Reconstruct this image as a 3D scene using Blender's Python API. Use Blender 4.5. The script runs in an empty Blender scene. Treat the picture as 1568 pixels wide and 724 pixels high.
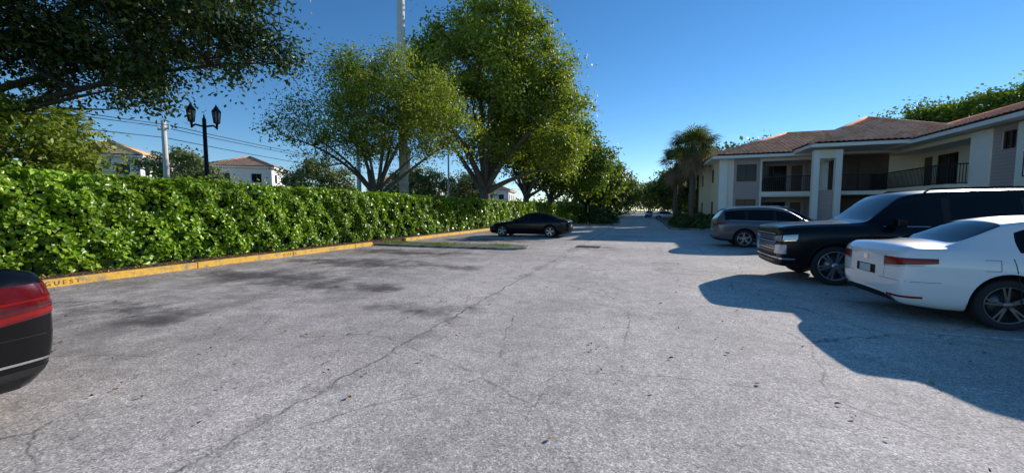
import bpy, bmesh, math, random
import numpy as np
from mathutils import Vector, Matrix
from mathutils.bvhtree import BVHTree
rng=np.random.default_rng(7); random.seed(3)
scene=bpy.context.scene
rad=math.radians
# ------------------------------------------------------------------ nodes
def newmat(name):
    m=bpy.data.materials.new(name); m.use_nodes=True
    nt=m.node_tree; nt.nodes.clear(); return m,nt
def nd(nt,t,ins=None,**props):
    n=nt.nodes.new(t)
    for k,v in props.items(): setattr(n,k,v)
    if ins:
        for k,v in ins.items():
            s=n.inputs[k]
            if isinstance(v,bpy.types.NodeSocket): nt.links.new(v,s)
            else:
                if isinstance(v,tuple) and len(v)==3 and s.type=='RGBA': v=(*v,1)
                s.default_value=v
    return n
def ramp(nt,fac,stops,interp='LINEAR'):
    r=nt.nodes.new('ShaderNodeValToRGB'); r.color_ramp.interpolation=interp
    e=r.color_ramp.elements
    while len(e)<len(stops): e.new(0.5)
    for i,(p,c) in enumerate(stops):
        e[i].position=p
        e[i].color=(c,c,c,1) if not isinstance(c,tuple) else (*c,1)
    nt.links.new(fac,r.inputs[0]); return r.outputs[0]
def math_(nt,op,a,b=0.0,c=0.0,clamp=False):
    n=nt.nodes.new('ShaderNodeMath'); n.operation=op; n.use_clamp=clamp
    for i,v in enumerate((a,b,c)):
        if isinstance(v,bpy.types.NodeSocket): nt.links.new(v,n.inputs[i])
        else: n.inputs[i].default_value=v
    return n.outputs[0]
def mix(nt,f,a,b,mode='MIX'):
    n=nt.nodes.new('ShaderNodeMix'); n.data_type='RGBA'; n.blend_type=mode
    for i,v in ((0,f),(6,a),(7,b)):
        if isinstance(v,bpy.types.NodeSocket): nt.links.new(v,n.inputs[i])
        else:
            if isinstance(v,tuple): v=(*v,1)
            n.inputs[i].default_value=v
    return n.outputs[2]
def noise(nt,co,scale,detail=4,rough=.55):
    return nd(nt,'ShaderNodeTexNoise',{'Vector':co,'Scale':scale,'Detail':detail,'Roughness':rough}).outputs[0]
def out(nt,sh):
    o=nt.nodes.new('ShaderNodeOutputMaterial'); nt.links.new(sh,o.inputs[0])
def pbr(nt,color,rough=.6,metal=0,bump=None,bstr=.3,bdist=.02,coat=0,spec=.5):
    ins={'Base Color':color,'Roughness':rough,'Metallic':metal,'Coat Weight':coat,'Specular IOR Level':spec}
    p=nd(nt,'ShaderNodeBsdfPrincipled',ins)
    p.inputs['Coat Roughness'].default_value=.03
    if bump is not None:
        b=nd(nt,'ShaderNodeBump',{'Height':bump,'Strength':bstr,'Distance':bdist}); nt.links.new(b.outputs[0],p.inputs['Normal'])
    return p.outputs[0]
def co_obj(nt): return nt.nodes.new('ShaderNodeTexCoord').outputs['Object']
def simple(name,c1,rough=.6,metal=0,var=.15,scale=3,coat=0,bstr=0,bscale=40,spec=.5):
    m,nt=newmat(name); co=co_obj(nt)
    f=noise(nt,co,scale,2)
    c=mix(nt,f,tuple(x*(1-var) for x in c1),tuple(min(1,x*(1+var)) for x in c1))
    b=noise(nt,co,bscale,2) if bstr>0 else None
    out(nt,pbr(nt,c,rough,metal,b,bstr,.01,coat,spec)); return m
def leafmat(name,c1,c2,c3,rough=.45,trans=.3,spec=.4):
    m,nt=newmat(name)
    g=nt.nodes.new('ShaderNodeNewGeometry')
    f=g.outputs['Random Per Island']
    col=ramp(nt,f,[(0,c1),(.55,c2),(1,c3)])
    co=co_obj(nt); n=noise(nt,co,.7,1)
    k=ramp(nt,n,[(.3,.68),(.7,1.15)])
    col=mix(nt,1.0,col,k,'MULTIPLY')
    p=nd(nt,'ShaderNodeBsdfPrincipled',{'Base Color':col,'Roughness':rough,'Specular IOR Level':spec})
    if trans>0:
        tcol=mix(nt,1.0,col,(1.3,1.25,.5),'MULTIPLY')
        t=nd(nt,'ShaderNodeBsdfTranslucent',{'Color':tcol})
        mx=nd(nt,'ShaderNodeMixShader',{0:trans}); nt.links.new(p.outputs[0],mx.inputs[1]); nt.links.new(t.outputs[0],mx.inputs[2])
        out(nt,mx.outputs[0])
    else: out(nt,p.outputs[0])
    return m

# ------------------------------------------------------------------ mesh builder
def link(o,parent=None):
    scene.collection.objects.link(o)
    if parent: o.parent=parent
    return o
def quadmesh(name,V,F,mats,mi=None,parent=None,smooth=False):
    me=bpy.data.meshes.new(name)
    V=np.asarray(V,np.float32); F=np.asarray(F,np.int32)
    me.vertices.add(len(V)); me.vertices.foreach_set('co',V.ravel())
    me.loops.add(F.size); me.loops.foreach_set('vertex_index',F.ravel())
    me.polygons.add(len(F)); me.polygons.foreach_set('loop_start',np.arange(len(F),dtype=np.int32)*4)
    for m in mats: me.materials.append(m)
    if mi is not None: me.polygons.foreach_set('material_index',np.asarray(mi,np.int32))
    if smooth: me.polygons.foreach_set('use_smooth',np.ones(len(F),bool))
    me.update(calc_edges=True)
    return link(bpy.data.objects.new(name,me),parent)
class MB:
    def __init__(s): s.v=[];s.f=[];s.m=[];s.s=[]
    def add(s,vs,fs,mi=0,sm=False):
        o=len(s.v); s.v+= [tuple(v) for v in vs]
        for f in fs: s.f.append([i+o for i in f]); s.m.append(mi); s.s.append(sm)
    def box(s,a,b,mi=0):
        x0,y0,z0=a;x1,y1,z1=b
        vs=[(x0,y0,z0),(x1,y0,z0),(x1,y1,z0),(x0,y1,z0),(x0,y0,z1),(x1,y0,z1),(x1,y1,z1),(x0,y1,z1)]
        s.add(vs,[(0,3,2,1),(4,5,6,7),(0,1,5,4),(1,2,6,5),(2,3,7,6),(3,0,4,7)],mi)
    def path(s,pts,rs,n=8,mi=0,cap=True):
        pts=[Vector(p) for p in pts]; vs=[];fs=[]
        up=Vector((.13,.21,.97))
        for i,p in enumerate(pts):
            d=(pts[min(i+1,len(pts)-1)]-pts[max(i-1,0)])
            if d.length<1e-6: d=Vector((0,0,1))
            d.normalize()
            if abs(d.dot(up))>.95: u=d.cross(Vector((1,0,0)))
            else: u=d.cross(up)
            if i==0: u.normalize()
            else:
                u=pu-d*pu.dot(d)
            u.normalize(); pu=u; w=d.cross(u)
            for k in range(n):
                a=2*math.pi*k/n; vs.append(p+(u*math.cos(a)+w*math.sin(a))*rs[i])
        for i in range(len(pts)-1):
            for k in range(n):
                k2=(k+1)%n; fs.append((i*n+k,i*n+k2,(i+1)*n+k2,(i+1)*n+k))
        if cap: fs.append(tuple(range(n))[::-1]); fs.append(tuple((len(pts)-1)*n+k for k in range(n)))
        s.add(vs,fs,mi,True)
    def prism(s,poly,z0,z1,mi=0,mit=None):
        n=len(poly); vs=[(x,y,z0) for x,y in poly]+[(x,y,z1) for x,y in poly]
        s.add(vs,[(i,(i+1)%n,n+(i+1)%n,n+i) for i in range(n)],mi)
        s.add(vs[n:],[tuple(range(n))],mi if mit is None else mit)
    def build(s,name,mats,parent=None,bevel=0,seg=2,angle=30):
        me=bpy.data.meshes.new(name); me.from_pydata(s.v,[],s.f)
        for m in mats: me.materials.append(m)
        me.polygons.foreach_set('material_index',s.m); me.polygons.foreach_set('use_smooth',s.s)
        me.update()
        o=link(bpy.data.objects.new(name,me),parent)
        if bevel:
            b=o.modifiers.new('b','BEVEL'); b.width=bevel; b.segments=seg; b.limit_method='ANGLE'; b.angle_limit=rad(angle)
        return o
def empty(name,loc=(0,0,0),rot=0):
    e=bpy.data.objects.new(name,None); e.location=loc; e.rotation_euler=(0,0,rot); link(e); return e

# ------------------------------------------------------------------ leaves
def leafgeo(c,n,size,aspect=.6,fold=.25,six=True,t=None):
    c=np.asarray(c);N=len(c)
    n=n/np.linalg.norm(n,axis=1,keepdims=True)
    if t is None: t=rng.normal(size=(N,3))
    t=t-(t*n).sum(1,keepdims=True)*n; t/=np.linalg.norm(t,axis=1,keepdims=True)+1e-9
    b=np.cross(n,t); L=np.broadcast_to(np.asarray(size).reshape(-1,1),(N,1)); W=L*aspect*.5
    if six:
        up=n*W*fold
        P=[c-t*L*.5, c-t*L*.15+b*W*.75+up, c+t*L*.22+b*W+up, c+t*L*.5, c+t*L*.22-b*W+up, c-t*L*.15-b*W*.75+up]
        V=np.stack(P,1).reshape(-1,3); base=np.arange(N)[:,None]*6
        F=np.concatenate([base+np.array([[0,1,2,3]]),base+np.array([[3,4,5,0]])],0)
    else:
        P=[c-t*L*.5, c+b*W, c+t*L*.5, c-b*W]
        V=np.stack(P,1).reshape(-1,3); F=np.arange(N)[:,None]*4+np.array([[0,1,2,3]])
    return V,F
def merge(parts):
    V=[];F=[];o=0
    for v,f in parts: V.append(v);F.append(f+o);o+=len(v)
    return np.concatenate(V),np.concatenate(F)

bark=simple('bark',(.13,.105,.085),.9,var=.4,scale=6,bstr=.6,bscale=25)
barkdark=simple('bark_dark',(.045,.036,.03),.9,var=.4,scale=6)

def tree(name,base,fork_h,tr,blobs,nclump,clr,nleaf,lsize,lmat,bmat=None,seed=1,limbs=6,flat=.65,six=False,asp=.6,upb=.5,forks=1,inner=.45,trunk=True,lean=(0,0),limbr=.55):
    global rng
    rng=np.random.default_rng(seed); bmat=bmat or bark
    base=np.array(base,float)
    vol=np.array([b[3]*b[4]*b[5] for b in blobs])**.75; vol/=vol.sum()
    idx=rng.choice(len(blobs),nclump,p=vol)
    B=np.array(blobs)[idx]
    d=rng.normal(size=(nclump,3)); d/=np.linalg.norm(d,axis=1,keepdims=True)
    r=inner+(1-inner)*rng.random((nclump,1))**.6
    C=B[:,:3]+d*B[:,3:]*r
    e=empty(name,tuple(base))
    fk=np.array([lean[0],lean[1],fork_h])
    mb=MB()
    if trunk:
        mb.path([(0,0,-.3),(0,0,.1),(lean[0]*.4,lean[1]*.4,fork_h*.5),fk],[tr*1.5,tr*1.15,tr*.92,tr*.85],10)
        sel=[int(rng.integers(nclump))]
        dist=np.linalg.norm(C-C[sel[0]],axis=1)
        for _ in range(limbs-1):
            j=int(dist.argmax()); sel.append(j); dist=np.minimum(dist,np.linalg.norm(C-C[j],axis=1))
        S=[];
        for j in sel:
            T=C[j]*.93; 
            st=fk*(.8+.2*rng.random())
            m1=st+(T-st)*np.array([.25,.25,.42])+rng.normal(size=3)*.25
            m2=st+(T-st)*np.array([.62,.62,.78])+rng.normal(size=3)*.3
            pts=[]; 
            for k in range(9):
                u=k/8; pts.append((1-u)**3*st+3*u*(1-u)**2*m1+3*u*u*(1-u)*m2+u**3*T)
            rs=[tr*limbr*(1-k/8)**.9+.02 for k in range(9)]
            mb.path(pts,rs,7)
            for k in range(1,9): S.append((pts[k],rs[k]))
        SP=np.array([p for p,_ in S]); SR=np.array([q for _,q in S])
        for c in C:
            dd=np.linalg.norm(SP-c,axis=1)+np.maximum(0,SP[:,2]-c[2])*1.2
            k=int(dd.argmin()); p=SP[k]
            if dd[k]<.2: continue
            mm=(p+c)/2+np.array([0,0,-.08*dd[k]])+rng.normal(size=3)*.08*dd[k]
            mb.path([p,mm,c],[min(SR[k]*.7,.09),min(SR[k]*.45,.05),.012],5,cap=False)
        mb.build('trunk_and_branches',[bmat],e)
    cid=rng.integers(0,nclump,nleaf)
    cs=clr*(.6+.8*rng.random(nclump))
    off=rng.normal(size=(nleaf,3))*np.array([.55,.55,.55*flat])
    P=C[cid]+off*cs[cid][:,None]
    n=off/ (np.linalg.norm(off,axis=1,keepdims=True)+1e-6)*.5+rng.normal(size=(nleaf,3))*.55+np.array([.15,.1,upb])
    V,F=leafgeo(P,n,lsize*(.65+.7*rng.random(nleaf)),asp,.3,six)
    quadmesh('foliage',V,F,[lmat],parent=e)
    return e

# ------------------------------------------------------------------ materials
M={}
def asphalt():
    m,nt=newmat('asphalt_worn'); co=co_obj(nt)
    sx=nd(nt,'ShaderNodeSeparateXYZ',{0:co}); X,Y=sx.outputs[0],sx.outputs[1]
    vor=nd(nt,'ShaderNodeTexVoronoi',{'Vector':co,'Scale':95.0})
    agg=nd(nt,'ShaderNodeSeparateColor',{0:vor.outputs['Color']}).outputs[0]
    fine=noise(nt,co,22,4,.8)
    mid=noise(nt,co,4,5,.7); big=noise(nt,co,.36,4,.62); big2=noise(nt,co,1.3,5,.72)
    a=ramp(nt,agg,[(0,.48),(.3,.86),(.8,1.10),(1,1.6)])
    b=ramp(nt,fine,[(.3,.68),(.5,1.0),(.7,1.28)])
    c=ramp(nt,mid,[(.3,.76),(.5,1.0),(.7,1.16)])
    d=ramp(nt,big,[(.3,.74),(.5,.98),(.68,1.16)])
    base=mix(nt,1,(.665,.575,.505),a,'MULTIPLY'); base=mix(nt,1,base,b,'MULTIPLY'); base=mix(nt,1,base,c,'MULTIPLY'); base=mix(nt,1,base,d,'MULTIPLY')
    bayL=ramp(nt,math_(nt,'MULTIPLY_ADD',X,-.3,-.85,clamp=True),[(0,0.0),(1,1.0)])
    patch=ramp(nt,big2,[(.36,0.1),(.6,1.0)])
    st=math_(nt,'MULTIPLY',bayL,patch)
    base=mix(nt,math_(nt,'MULTIPLY',st,.6),base,(.16,.14,.13))
    bayR=math_(nt,'MULTIPLY_ADD',X,.5,-1.2,clamp=True)
    base=mix(nt,math_(nt,'MULTIPLY',bayR,.5),base,(.16,.14,.125))
    trk=math_(nt,'ABSOLUTE',math_(nt,'SUBTRACT',math_(nt,'ABSOLUTE',math_(nt,'ADD',X,math_(nt,'MULTIPLY_ADD',big,1.2,-.2))),1.0))
    base=mix(nt,ramp(nt,trk,[(0,.14),(.5,0.0)]),base,(.30,.26,.23))
    acc=None
    for (px,py,rx,ry,s) in [(-8.3,6.6,1.7,.65,1),(-6.3,6.3,.9,.4,.9),(-7.6,9.4,1.7,.65,1),(-9.6,9.3,.8,.4,.9),(-8.4,12.2,2.0,.7,1),(-5.0,6.4,.6,.3,1),(-7.0,18.5,2.2,.7,1),(-8.0,25.5,2,.7,1),(-4.6,9.3,.5,.35,.85),(-2.0,16.2,.8,1.2,.6),(5.2,15.6,1.8,.7,.8),(-3.3,5.2,.8,.35,.7),(-7.5,3.6,1.3,.4,.8),(.9,11.0,.5,1.5,.4)]:
        dx=math_(nt,'MULTIPLY_ADD',X,1/rx,-px/rx); dy=math_(nt,'MULTIPLY_ADD',Y,1/ry,-py/ry)
        r2=math_(nt,'MULTIPLY_ADD',dx,dx,math_(nt,'MULTIPLY',dy,dy))
        f=math_(nt,'MULTIPLY_ADD',r2,-.32*s,s)
        acc=f if acc is None else math_(nt,'MAXIMUM',acc,f)
    acc=math_(nt,'ADD',acc,math_(nt,'MULTIPLY_ADD',big2,2.6,-1.5)); acc=math_(nt,'ADD',acc,math_(nt,'MULTIPLY_ADD',fine,1.2,-.6))
    base=mix(nt,ramp(nt,acc,[(.12,0.0),(.85,.85)]),base,(.08,.072,.067))
    wob=nd(nt,'ShaderNodeTexNoise',{'Vector':co,'Scale':2.6,'Detail':5.0}).outputs[1]
    co2=mix(nt,.22,co,wob,'ADD')
    vd=nd(nt,'ShaderNodeTexVoronoi',{'Vector':co2,'Scale':.45},feature='DISTANCE_TO_EDGE').outputs[0]
    ck=ramp(nt,vd,[(0,.85),(.0026,.55),(.006,0.0)])
    ck=math_(nt,'MULTIPLY',ck,ramp(nt,big2,[(.40,.08),(.58,.95)]))
    wn=noise(nt,nd(nt,'ShaderNodeCombineXYZ',{0:0.0,1:Y,2:0.0}).outputs[0],1.7,5,.7)
    sd=math_(nt,'ABSOLUTE',math_(nt,'ADD',math_(nt,'ADD',X,2.6),math_(nt,'MULTIPLY_ADD',wn,.34,-.17)))
    seam=math_(nt,'MULTIPLY',ramp(nt,sd,[(0,1.0),(.010,.7),(.024,.0)]),ramp(nt,mid,[(.33,.15),(.56,1.0)]))
    halo=math_(nt,'MULTIPLY',ramp(nt,sd,[(0,.6),(.24,0.0)]),ramp(nt,big2,[(.47,.0),(.6,1.0)]))
    ckk=math_(nt,'MAXIMUM',ck,math_(nt,'MAXIMUM',seam,halo))
    base=mix(nt,math_(nt,'MULTIPLY',ckk,.85),base,(.055,.05,.045))
    out(nt,pbr(nt,base,.85,0,agg,.45,.004,spec=.3)); return m
M['asphalt']=asphalt()
def two(name,c1,c2,scale,rough=.8,lo=.4,hi=.6,bstr=.3,bscale=30,detail=4):
    m,nt=newmat(name); co=co_obj(nt); n=noise(nt,co,scale,detail,.65); f=ramp(nt,n,[(lo,0.0),(hi,1.0)])
    c=mix(nt,f,c1,c2); n2=noise(nt,co,bscale,3,.7); c=mix(nt,1,c,ramp(nt,n2,[(.3,.7),(.7,1.25)]),'MULTIPLY')
    out(nt,pbr(nt,c,rough,0,n2,bstr,.01)); return m
M['grass']=two('grass_ground',(.07,.11,.03),(.17,.15,.08),1.6)
M['soil']=two('worn_verge',(.10,.13,.04),(.26,.22,.16),1.8)
M['mulch']=two('mulch',(.05,.028,.018),(.14,.085,.055),9,bstr=.8)
M['yellow']=two('yellow_kerb_paint',(.85,.48,.06),(.34,.28,.19),5,lo=.50,hi=.68)
M['conc']=two('kerb_concrete',(.40,.36,.30),(.13,.12,.10),2.5)
M['side']=two('pavement_concrete',(.5,.47,.43),(.38,.36,.33),1.5)
def worn_white():
    m,nt=newmat('faded_white_paint'); co=co_obj(nt); n=noise(nt,co,14,5,.75)
    c=mix(nt,ramp(nt,n,[(.42,0.0),(.56,1.0)]),(.72,.69,.66),(.36,.33,.31)); out(nt,pbr(nt,c,.8)); return m
M['line']=worn_white()
M['hedge']=leafmat('hedge_leaves',(.10,.20,.012),(.25,.43,.024),(.48,.62,.06),.32,.36,.5)
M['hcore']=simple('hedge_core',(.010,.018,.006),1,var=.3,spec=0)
M['leafD']=leafmat('dark_leaves',(.018,.040,.010),(.042,.078,.014),(.11,.155,.03),.42,.25)
M['leafY']=leafmat('yellow_green_leaves',(.14,.205,.026),(.26,.34,.042),(.42,.475,.085),.5,.44)
M['leafM']=leafmat('mid_green_leaves',(.085,.15,.02),(.16,.25,.032),(.28,.36,.055),.5,.4)
M['leafO']=leafmat('oak_leaves',(.05,.085,.018),(.09,.14,.028),(.16,.20,.04),.5,.3)
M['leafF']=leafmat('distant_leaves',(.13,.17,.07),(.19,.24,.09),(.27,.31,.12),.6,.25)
M['palm']=leafmat('palm_fronds',(.10,.13,.04),(.17,.21,.065),(.28,.30,.11),.45,.3)
M['dead']=simple('dead_fronds',(.34,.25,.15),.9,var=.4)
M['litter']=leafmat('dry_leaves',(.14,.05,.02),(.34,.15,.045),(.55,.36,.13),.7,.0)
M['stucco']=simple('cream_stucco',(.88,.74,.57),.9,var=.06,scale=2)
M['white']=simple('white_stucco',(.92,.83,.72),.9,var=.05,scale=2)
M['whiteh']=simple('white_house_stucco',(.85,.83,.79),.9,var=.05,scale=2)
def siding():
    m,nt=newmat('mauve_siding'); co=co_obj(nt); z=nd(nt,'ShaderNodeSeparateXYZ',{0:co}).outputs[2]
    fr=math_(nt,'FRACT',math_(nt,'MULTIPLY',z,6.0)); c=mix(nt,ramp(nt,fr,[(.0,0.0),(.12,1.0)]),(.22,.155,.14),(.48,.36,.32))
    out(nt,pbr(nt,c,.8,0,fr,.5,.02)); return m
M['siding']=siding()
def rooft(name,c1,c2):
    m,nt=newmat(name); co=co_obj(nt)
    v=nd(nt,'ShaderNodeTexVoronoi',{'Vector':co,'Scale':2.6}); f=nd(nt,'ShaderNodeSeparateColor',{0:v.outputs['Color']}).outputs[0]
    c=mix(nt,f,c1,c2); n=noise(nt,co,1.2,3); c=mix(nt,1,c,ramp(nt,n,[(.3,.78),(.7,1.1)]),'MULTIPLY'); out(nt,pbr(nt,c,.8,spec=.1)); return m
M['tile']=rooft('barrel_roof_tile',(.90,.36,.19),(1.0,.56,.35))
M['tile2']=rooft('brown_roof_tile',(.50,.28,.18),(.66,.42,.28))
M['tileY']=rooft('sand_roof_tile',(.78,.50,.26),(.86,.60,.36))
M['glassD']=simple('dark_window_glass',(.012,.012,.013),.12,var=.1,spec=.25)
M['black']=simple('black_metal',(.015,.015,.016),.45,var=.1)
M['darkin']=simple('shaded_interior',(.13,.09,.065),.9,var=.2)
M['door']=simple('door_paint',(.13,.08,.06),.6,var=.1)
M['pole']=simple('pole_concrete',(.62,.59,.52),.8,var=.12,scale=1.2)
M['lamp']=simple('lantern_glass',(.35,.35,.33),.25,var=.1)
M['tyre']=simple('tyre_rubber',(.018,.018,.019),.85,var=.15)
M['plastic']=simple('black_plastic',(.014,.014,.015),.6,var=.1,spec=.3)
M['chrome']=simple('chrome',(.75,.75,.76),.12,1,var=.03)
M['alloy']=simple('alloy_silver',(.5,.5,.51),.3,.9,var=.05)
M['alloyD']=simple('alloy_dark',(.16,.16,.165),.3,.8,var=.05)
M['cglass']=simple('tinted_car_glass',(.004,.005,.006),.03,var=.05,spec=.28)
M['red']=simple('tail_lamp_red',(.24,.010,.010),.15,var=.25,scale=18,coat=.1,spec=.3)
M['redD']=simple('tail_lamp_dark_red',(.11,.005,.009),.12,var=.35,scale=18,coat=.3)
M['hl']=simple('head_lamp',(.45,.47,.5),.08,.3,var=.35,scale=30,coat=1)
M['plate']=simple('number_plate',(.6,.62,.58),.5,var=.15,scale=25)
def paint(name,c,metal=0,rough=.35,coat=1.0,spec=.5):
    return simple(name,c,rough,metal,var=.03,coat=coat,spec=spec)

# ------------------------------------------------------------------ ground
g=MB(); g.add([(-900,-300,-.02),(900,-300,-.02),(900,1500,-.02),(-900,1500,-.02)],[(0,1,2,3)]); g.build('ground',[M['grass']])
a=MB()
a.add([(-11.4,-25,0),(9.0,-25,0),(9.0,33,0),(2.2,33,0),(2.2,44,0),(-11.4,44,0)],[(0,1,2,3,4,5)])
a.add([(-4.6,44,0),(3.2,44,0),(3.2,240,0),(-4.6,240,0)],[(0,1,2,3)])
a.build('parking_lot_asphalt',[M['asphalt']])
s=MB(); s.box((-14.4,-20,-.05),(-11.46,110,.11)); s.build('mulch_bed',[M['mulch']])
def kerb(name,y0,y1,mat):
    k=MB(); y=y0
    while y<y1-.1:
        e=min(y+3.0,y1); k.box((-11.455,y+.006,-.05),(-11.30,e-.006,.155)); y=e
    return k.build(name,[mat],bevel=.025,seg=3)
kerb('yellow_kerb',-20,14.1,M['yellow']); kerb('yellow_kerb',16.6,40.3,M['yellow']); kerb('concrete_kerb',43.2,110,M['conc'])
c=np.stack([rng.uniform(-12.4,-11.5,5000),rng.uniform(2,20,5000),rng.uniform(.11,.135,5000)],1)
V,F=leafgeo(c,rng.normal(size=(5000,3))*.4+np.array([0,0,1]),.05*(.5+rng.random(5000)),.45,.1,False)
quadmesh('mulch_chips',V,F,[M['litter']])
def island(name,x0,x1,y0,y1,seed,h=.075):
    r=(y1-y0)/2; cx=x1-r; cy=(y0+y1)/2
    def outl(ins):
        p=[(x0,y0+ins)]
        for k in range(13):
            t=-math.pi/2+math.pi*k/12; p.append((cx+(r-ins)*math.cos(t),cy+(r-ins)*math.sin(t)))
        p.append((x0,y1-ins)); return p
    e=empty(name)
    m=MB(); m.prism(outl(0),-.05,h); m.build('kerb_ring',[M['conc']],e,bevel=.02)
    m=MB(); m.prism(outl(.16),.0,h+.006); m.build('soil',[M['soil']],e)
    rg=np.random.default_rng(seed); n=3600
    px=rg.uniform(x0+.1,cx,n); py=rg.uniform(y0+.25,y1-.25,n)
    keep=np.sin(px*2.1)+np.sin(py*5+px)+rg.normal(size=n)*.7-.25*(px-x0-2.5)>.2; px=px[keep];py=py[keep]; n=len(px)
    c=np.stack([px,py,np.full(n,h+.035)],1); t=rg.normal(size=(n,3))*.4+np.array([0,0,1.]); nn=rg.normal(size=(n,3)); nn[:,2]*=.2
    V,F=leafgeo(c,nn,.09*(.5+rg.random(n)),.16,0,False,t=t); quadmesh('grass_tufts',V,F,[M['leafM']],parent=e)
island('planted_island',-11.3,-4.4,14.15,15.75,3)
island('planted_island',-11.3,-3.0,40.3,43.1,4,.13)
k=MB(); y=-20
while y<33: k.box((8.95,y+.006,-.05),(9.1,y+2.994,.14)); y+=3
k.box((2.1,33.0,-.05),(9.1,33.15,.14)); k.box((2.1,33.16,-.05),(2.25,44,.14)); k.build('concrete_kerb',[M['conc']],bevel=.02)
k=MB(); k.box((9.1,-20,-.05),(10.5,33,.13)); k.build('pavement',[M['side']])
k=MB(); k.box((10.5,-20,-.05),(60,33,.10)); k.box((2.25,33.15,-.05),(60,110,.11)); k.build('lawn',[M['grass']])
l=MB()
for y in (3.6,6.2,9.0,12.1,14.9,17.7,20.6,23.6,26.4,29.2): l.add([(3.4,y,.004),(8.9,y,.004),(8.9,y+.1,.004),(3.4,y+.1,.004)],[(0,1,2,3)])
l.build('painted_bay_lines',[M['line']])
gr=MB(); gr.box((-2.7,16.1,.002),(-1.7,16.9,.012),0)
for i in range(9): gr.box((-2.62+i*.105,16.16,.012),(-2.57+i*.105,16.84,.022),1)
gr.build('storm_drain_grate',[M['black'],M['plastic']])
def txt(body,y,size=.125):
    cu=bpy.data.curves.new('t','FONT'); cu.body=body; cu.size=size; cu.extrude=.001; cu.space_character=1.6
    o=bpy.data.objects.new('t',cu); scene.collection.objects.link(o); bpy.context.view_layer.update()
    me=bpy.data.meshes.new_from_object(o.evaluated_get(bpy.context.evaluated_depsgraph_get())); bpy.data.objects.remove(o)
    me.materials.clear(); me.materials.append(M['stencil'])
    q=bpy.data.objects.new('kerb_lettering',me); q.location=(-11.296,y,.03); q.rotation_euler=(rad(90),0,rad(90)); link(q)
M['stencil']=two('stencil_paint',(.16,.10,.04),(.45,.27,.06),30,lo=.5,hi=.7)
for y in (4.2,9.6): txt('GUEST',y)
n=520; c=np.stack([rng.uniform(-9,5,n),1.6+20*rng.random(n)**1.4,np.full(n,.012)],1)
V,F=leafgeo(c,rng.normal(size=(n,3))*.25+np.array([0,0,1]),.05*(.5+.7*rng.random(n)),.55,.5,True)
n2=2500; c=np.stack([-11.25+np.abs(rng.normal(size=n2))*.9,rng.uniform(3,40,n2),np.full(n2,.008)],1)
V2,F2=leafgeo(c,rng.normal(size=(n2,3))*.2+np.array([0,0,1]),.035*(.5+rng.random(n2)),.5,.3,True)
V,F=merge([(V,F),(V2,F2)]); quadmesh('fallen_leaves',V,F,[M['litter']])

# ------------------------------------------------------------------ hedge
def hw(y,z):
    return .08*np.sin(y*1.3+z*1.1)+.07*np.sin(y*3.1-z*2.3+1)+.06*np.sin(y*6.3+z*4.1)
def hedge_part(y0,y1,size,dens,six):
    L=y1-y0; H=2.40
    nf=int(L*H*dens); nt_=int(L*1.5*dens*.8)
    y=rng.uniform(y0,y1,nf); z=.12+rng.random(nf)**.9*(H-.1)
    hole=(np.sin(y*5.1+z*3.3)*np.sin(z*6.1-y*2.2)>.5)*.2
    dep=rng.exponential(.10,nf).clip(0,.5)+hole
    rnd=np.clip((z-2.05)/.4,0,1)**2*.22; low=np.clip((.5-z)/.5,0,1)*.15
    x=-12.28+hw(y,z)-dep-rnd-low
    P1=np.stack([x,y,z],1); n1=rng.normal(size=(nf,3))*.5+np.array([.75,.1,.45])
    y=rng.uniform(y0,y1,nt_); x=rng.uniform(-14.0,-12.35,nt_)
    z=H+hw(y,x*2)*.5-rng.exponential(.08,nt_).clip(0,.3)+(rng.random(nt_)<.05)*rng.random(nt_)*.25
    P2=np.stack([x,y,z],1); n2=rng.normal(size=(nt_,3))*.5+np.array([.2,0,.9])
    P=np.concatenate([P1,P2]); n=np.concatenate([n1,n2])
    return leafgeo(P,n,size*(.6+.7*rng.random(len(P))),.66,.3,six)
rng=np.random.default_rng(11)
he=empty('clusia_hedge')
V,F=merge([hedge_part(1,16,.12,580,True),hedge_part(16,40,.18,250,False),hedge_part(40,105,.30,90,False)])
quadmesh('foliage',V,F,[M['hedge']],parent=he)
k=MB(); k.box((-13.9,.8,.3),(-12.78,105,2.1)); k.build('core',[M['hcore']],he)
k=MB()
for i in range(150):
    y=1+i*.25+rng.uniform(-.1,.1); x=-12.7+rng.uniform(-.1,.15)
    k.path([(x,y,.05),(x+.05,y+rng.uniform(-.1,.1),.5),(x+.1,y+rng.uniform(-.2,.2),.9)],[.018,.014,.01],5)
k.build('stems',[barkdark],he)

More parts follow.
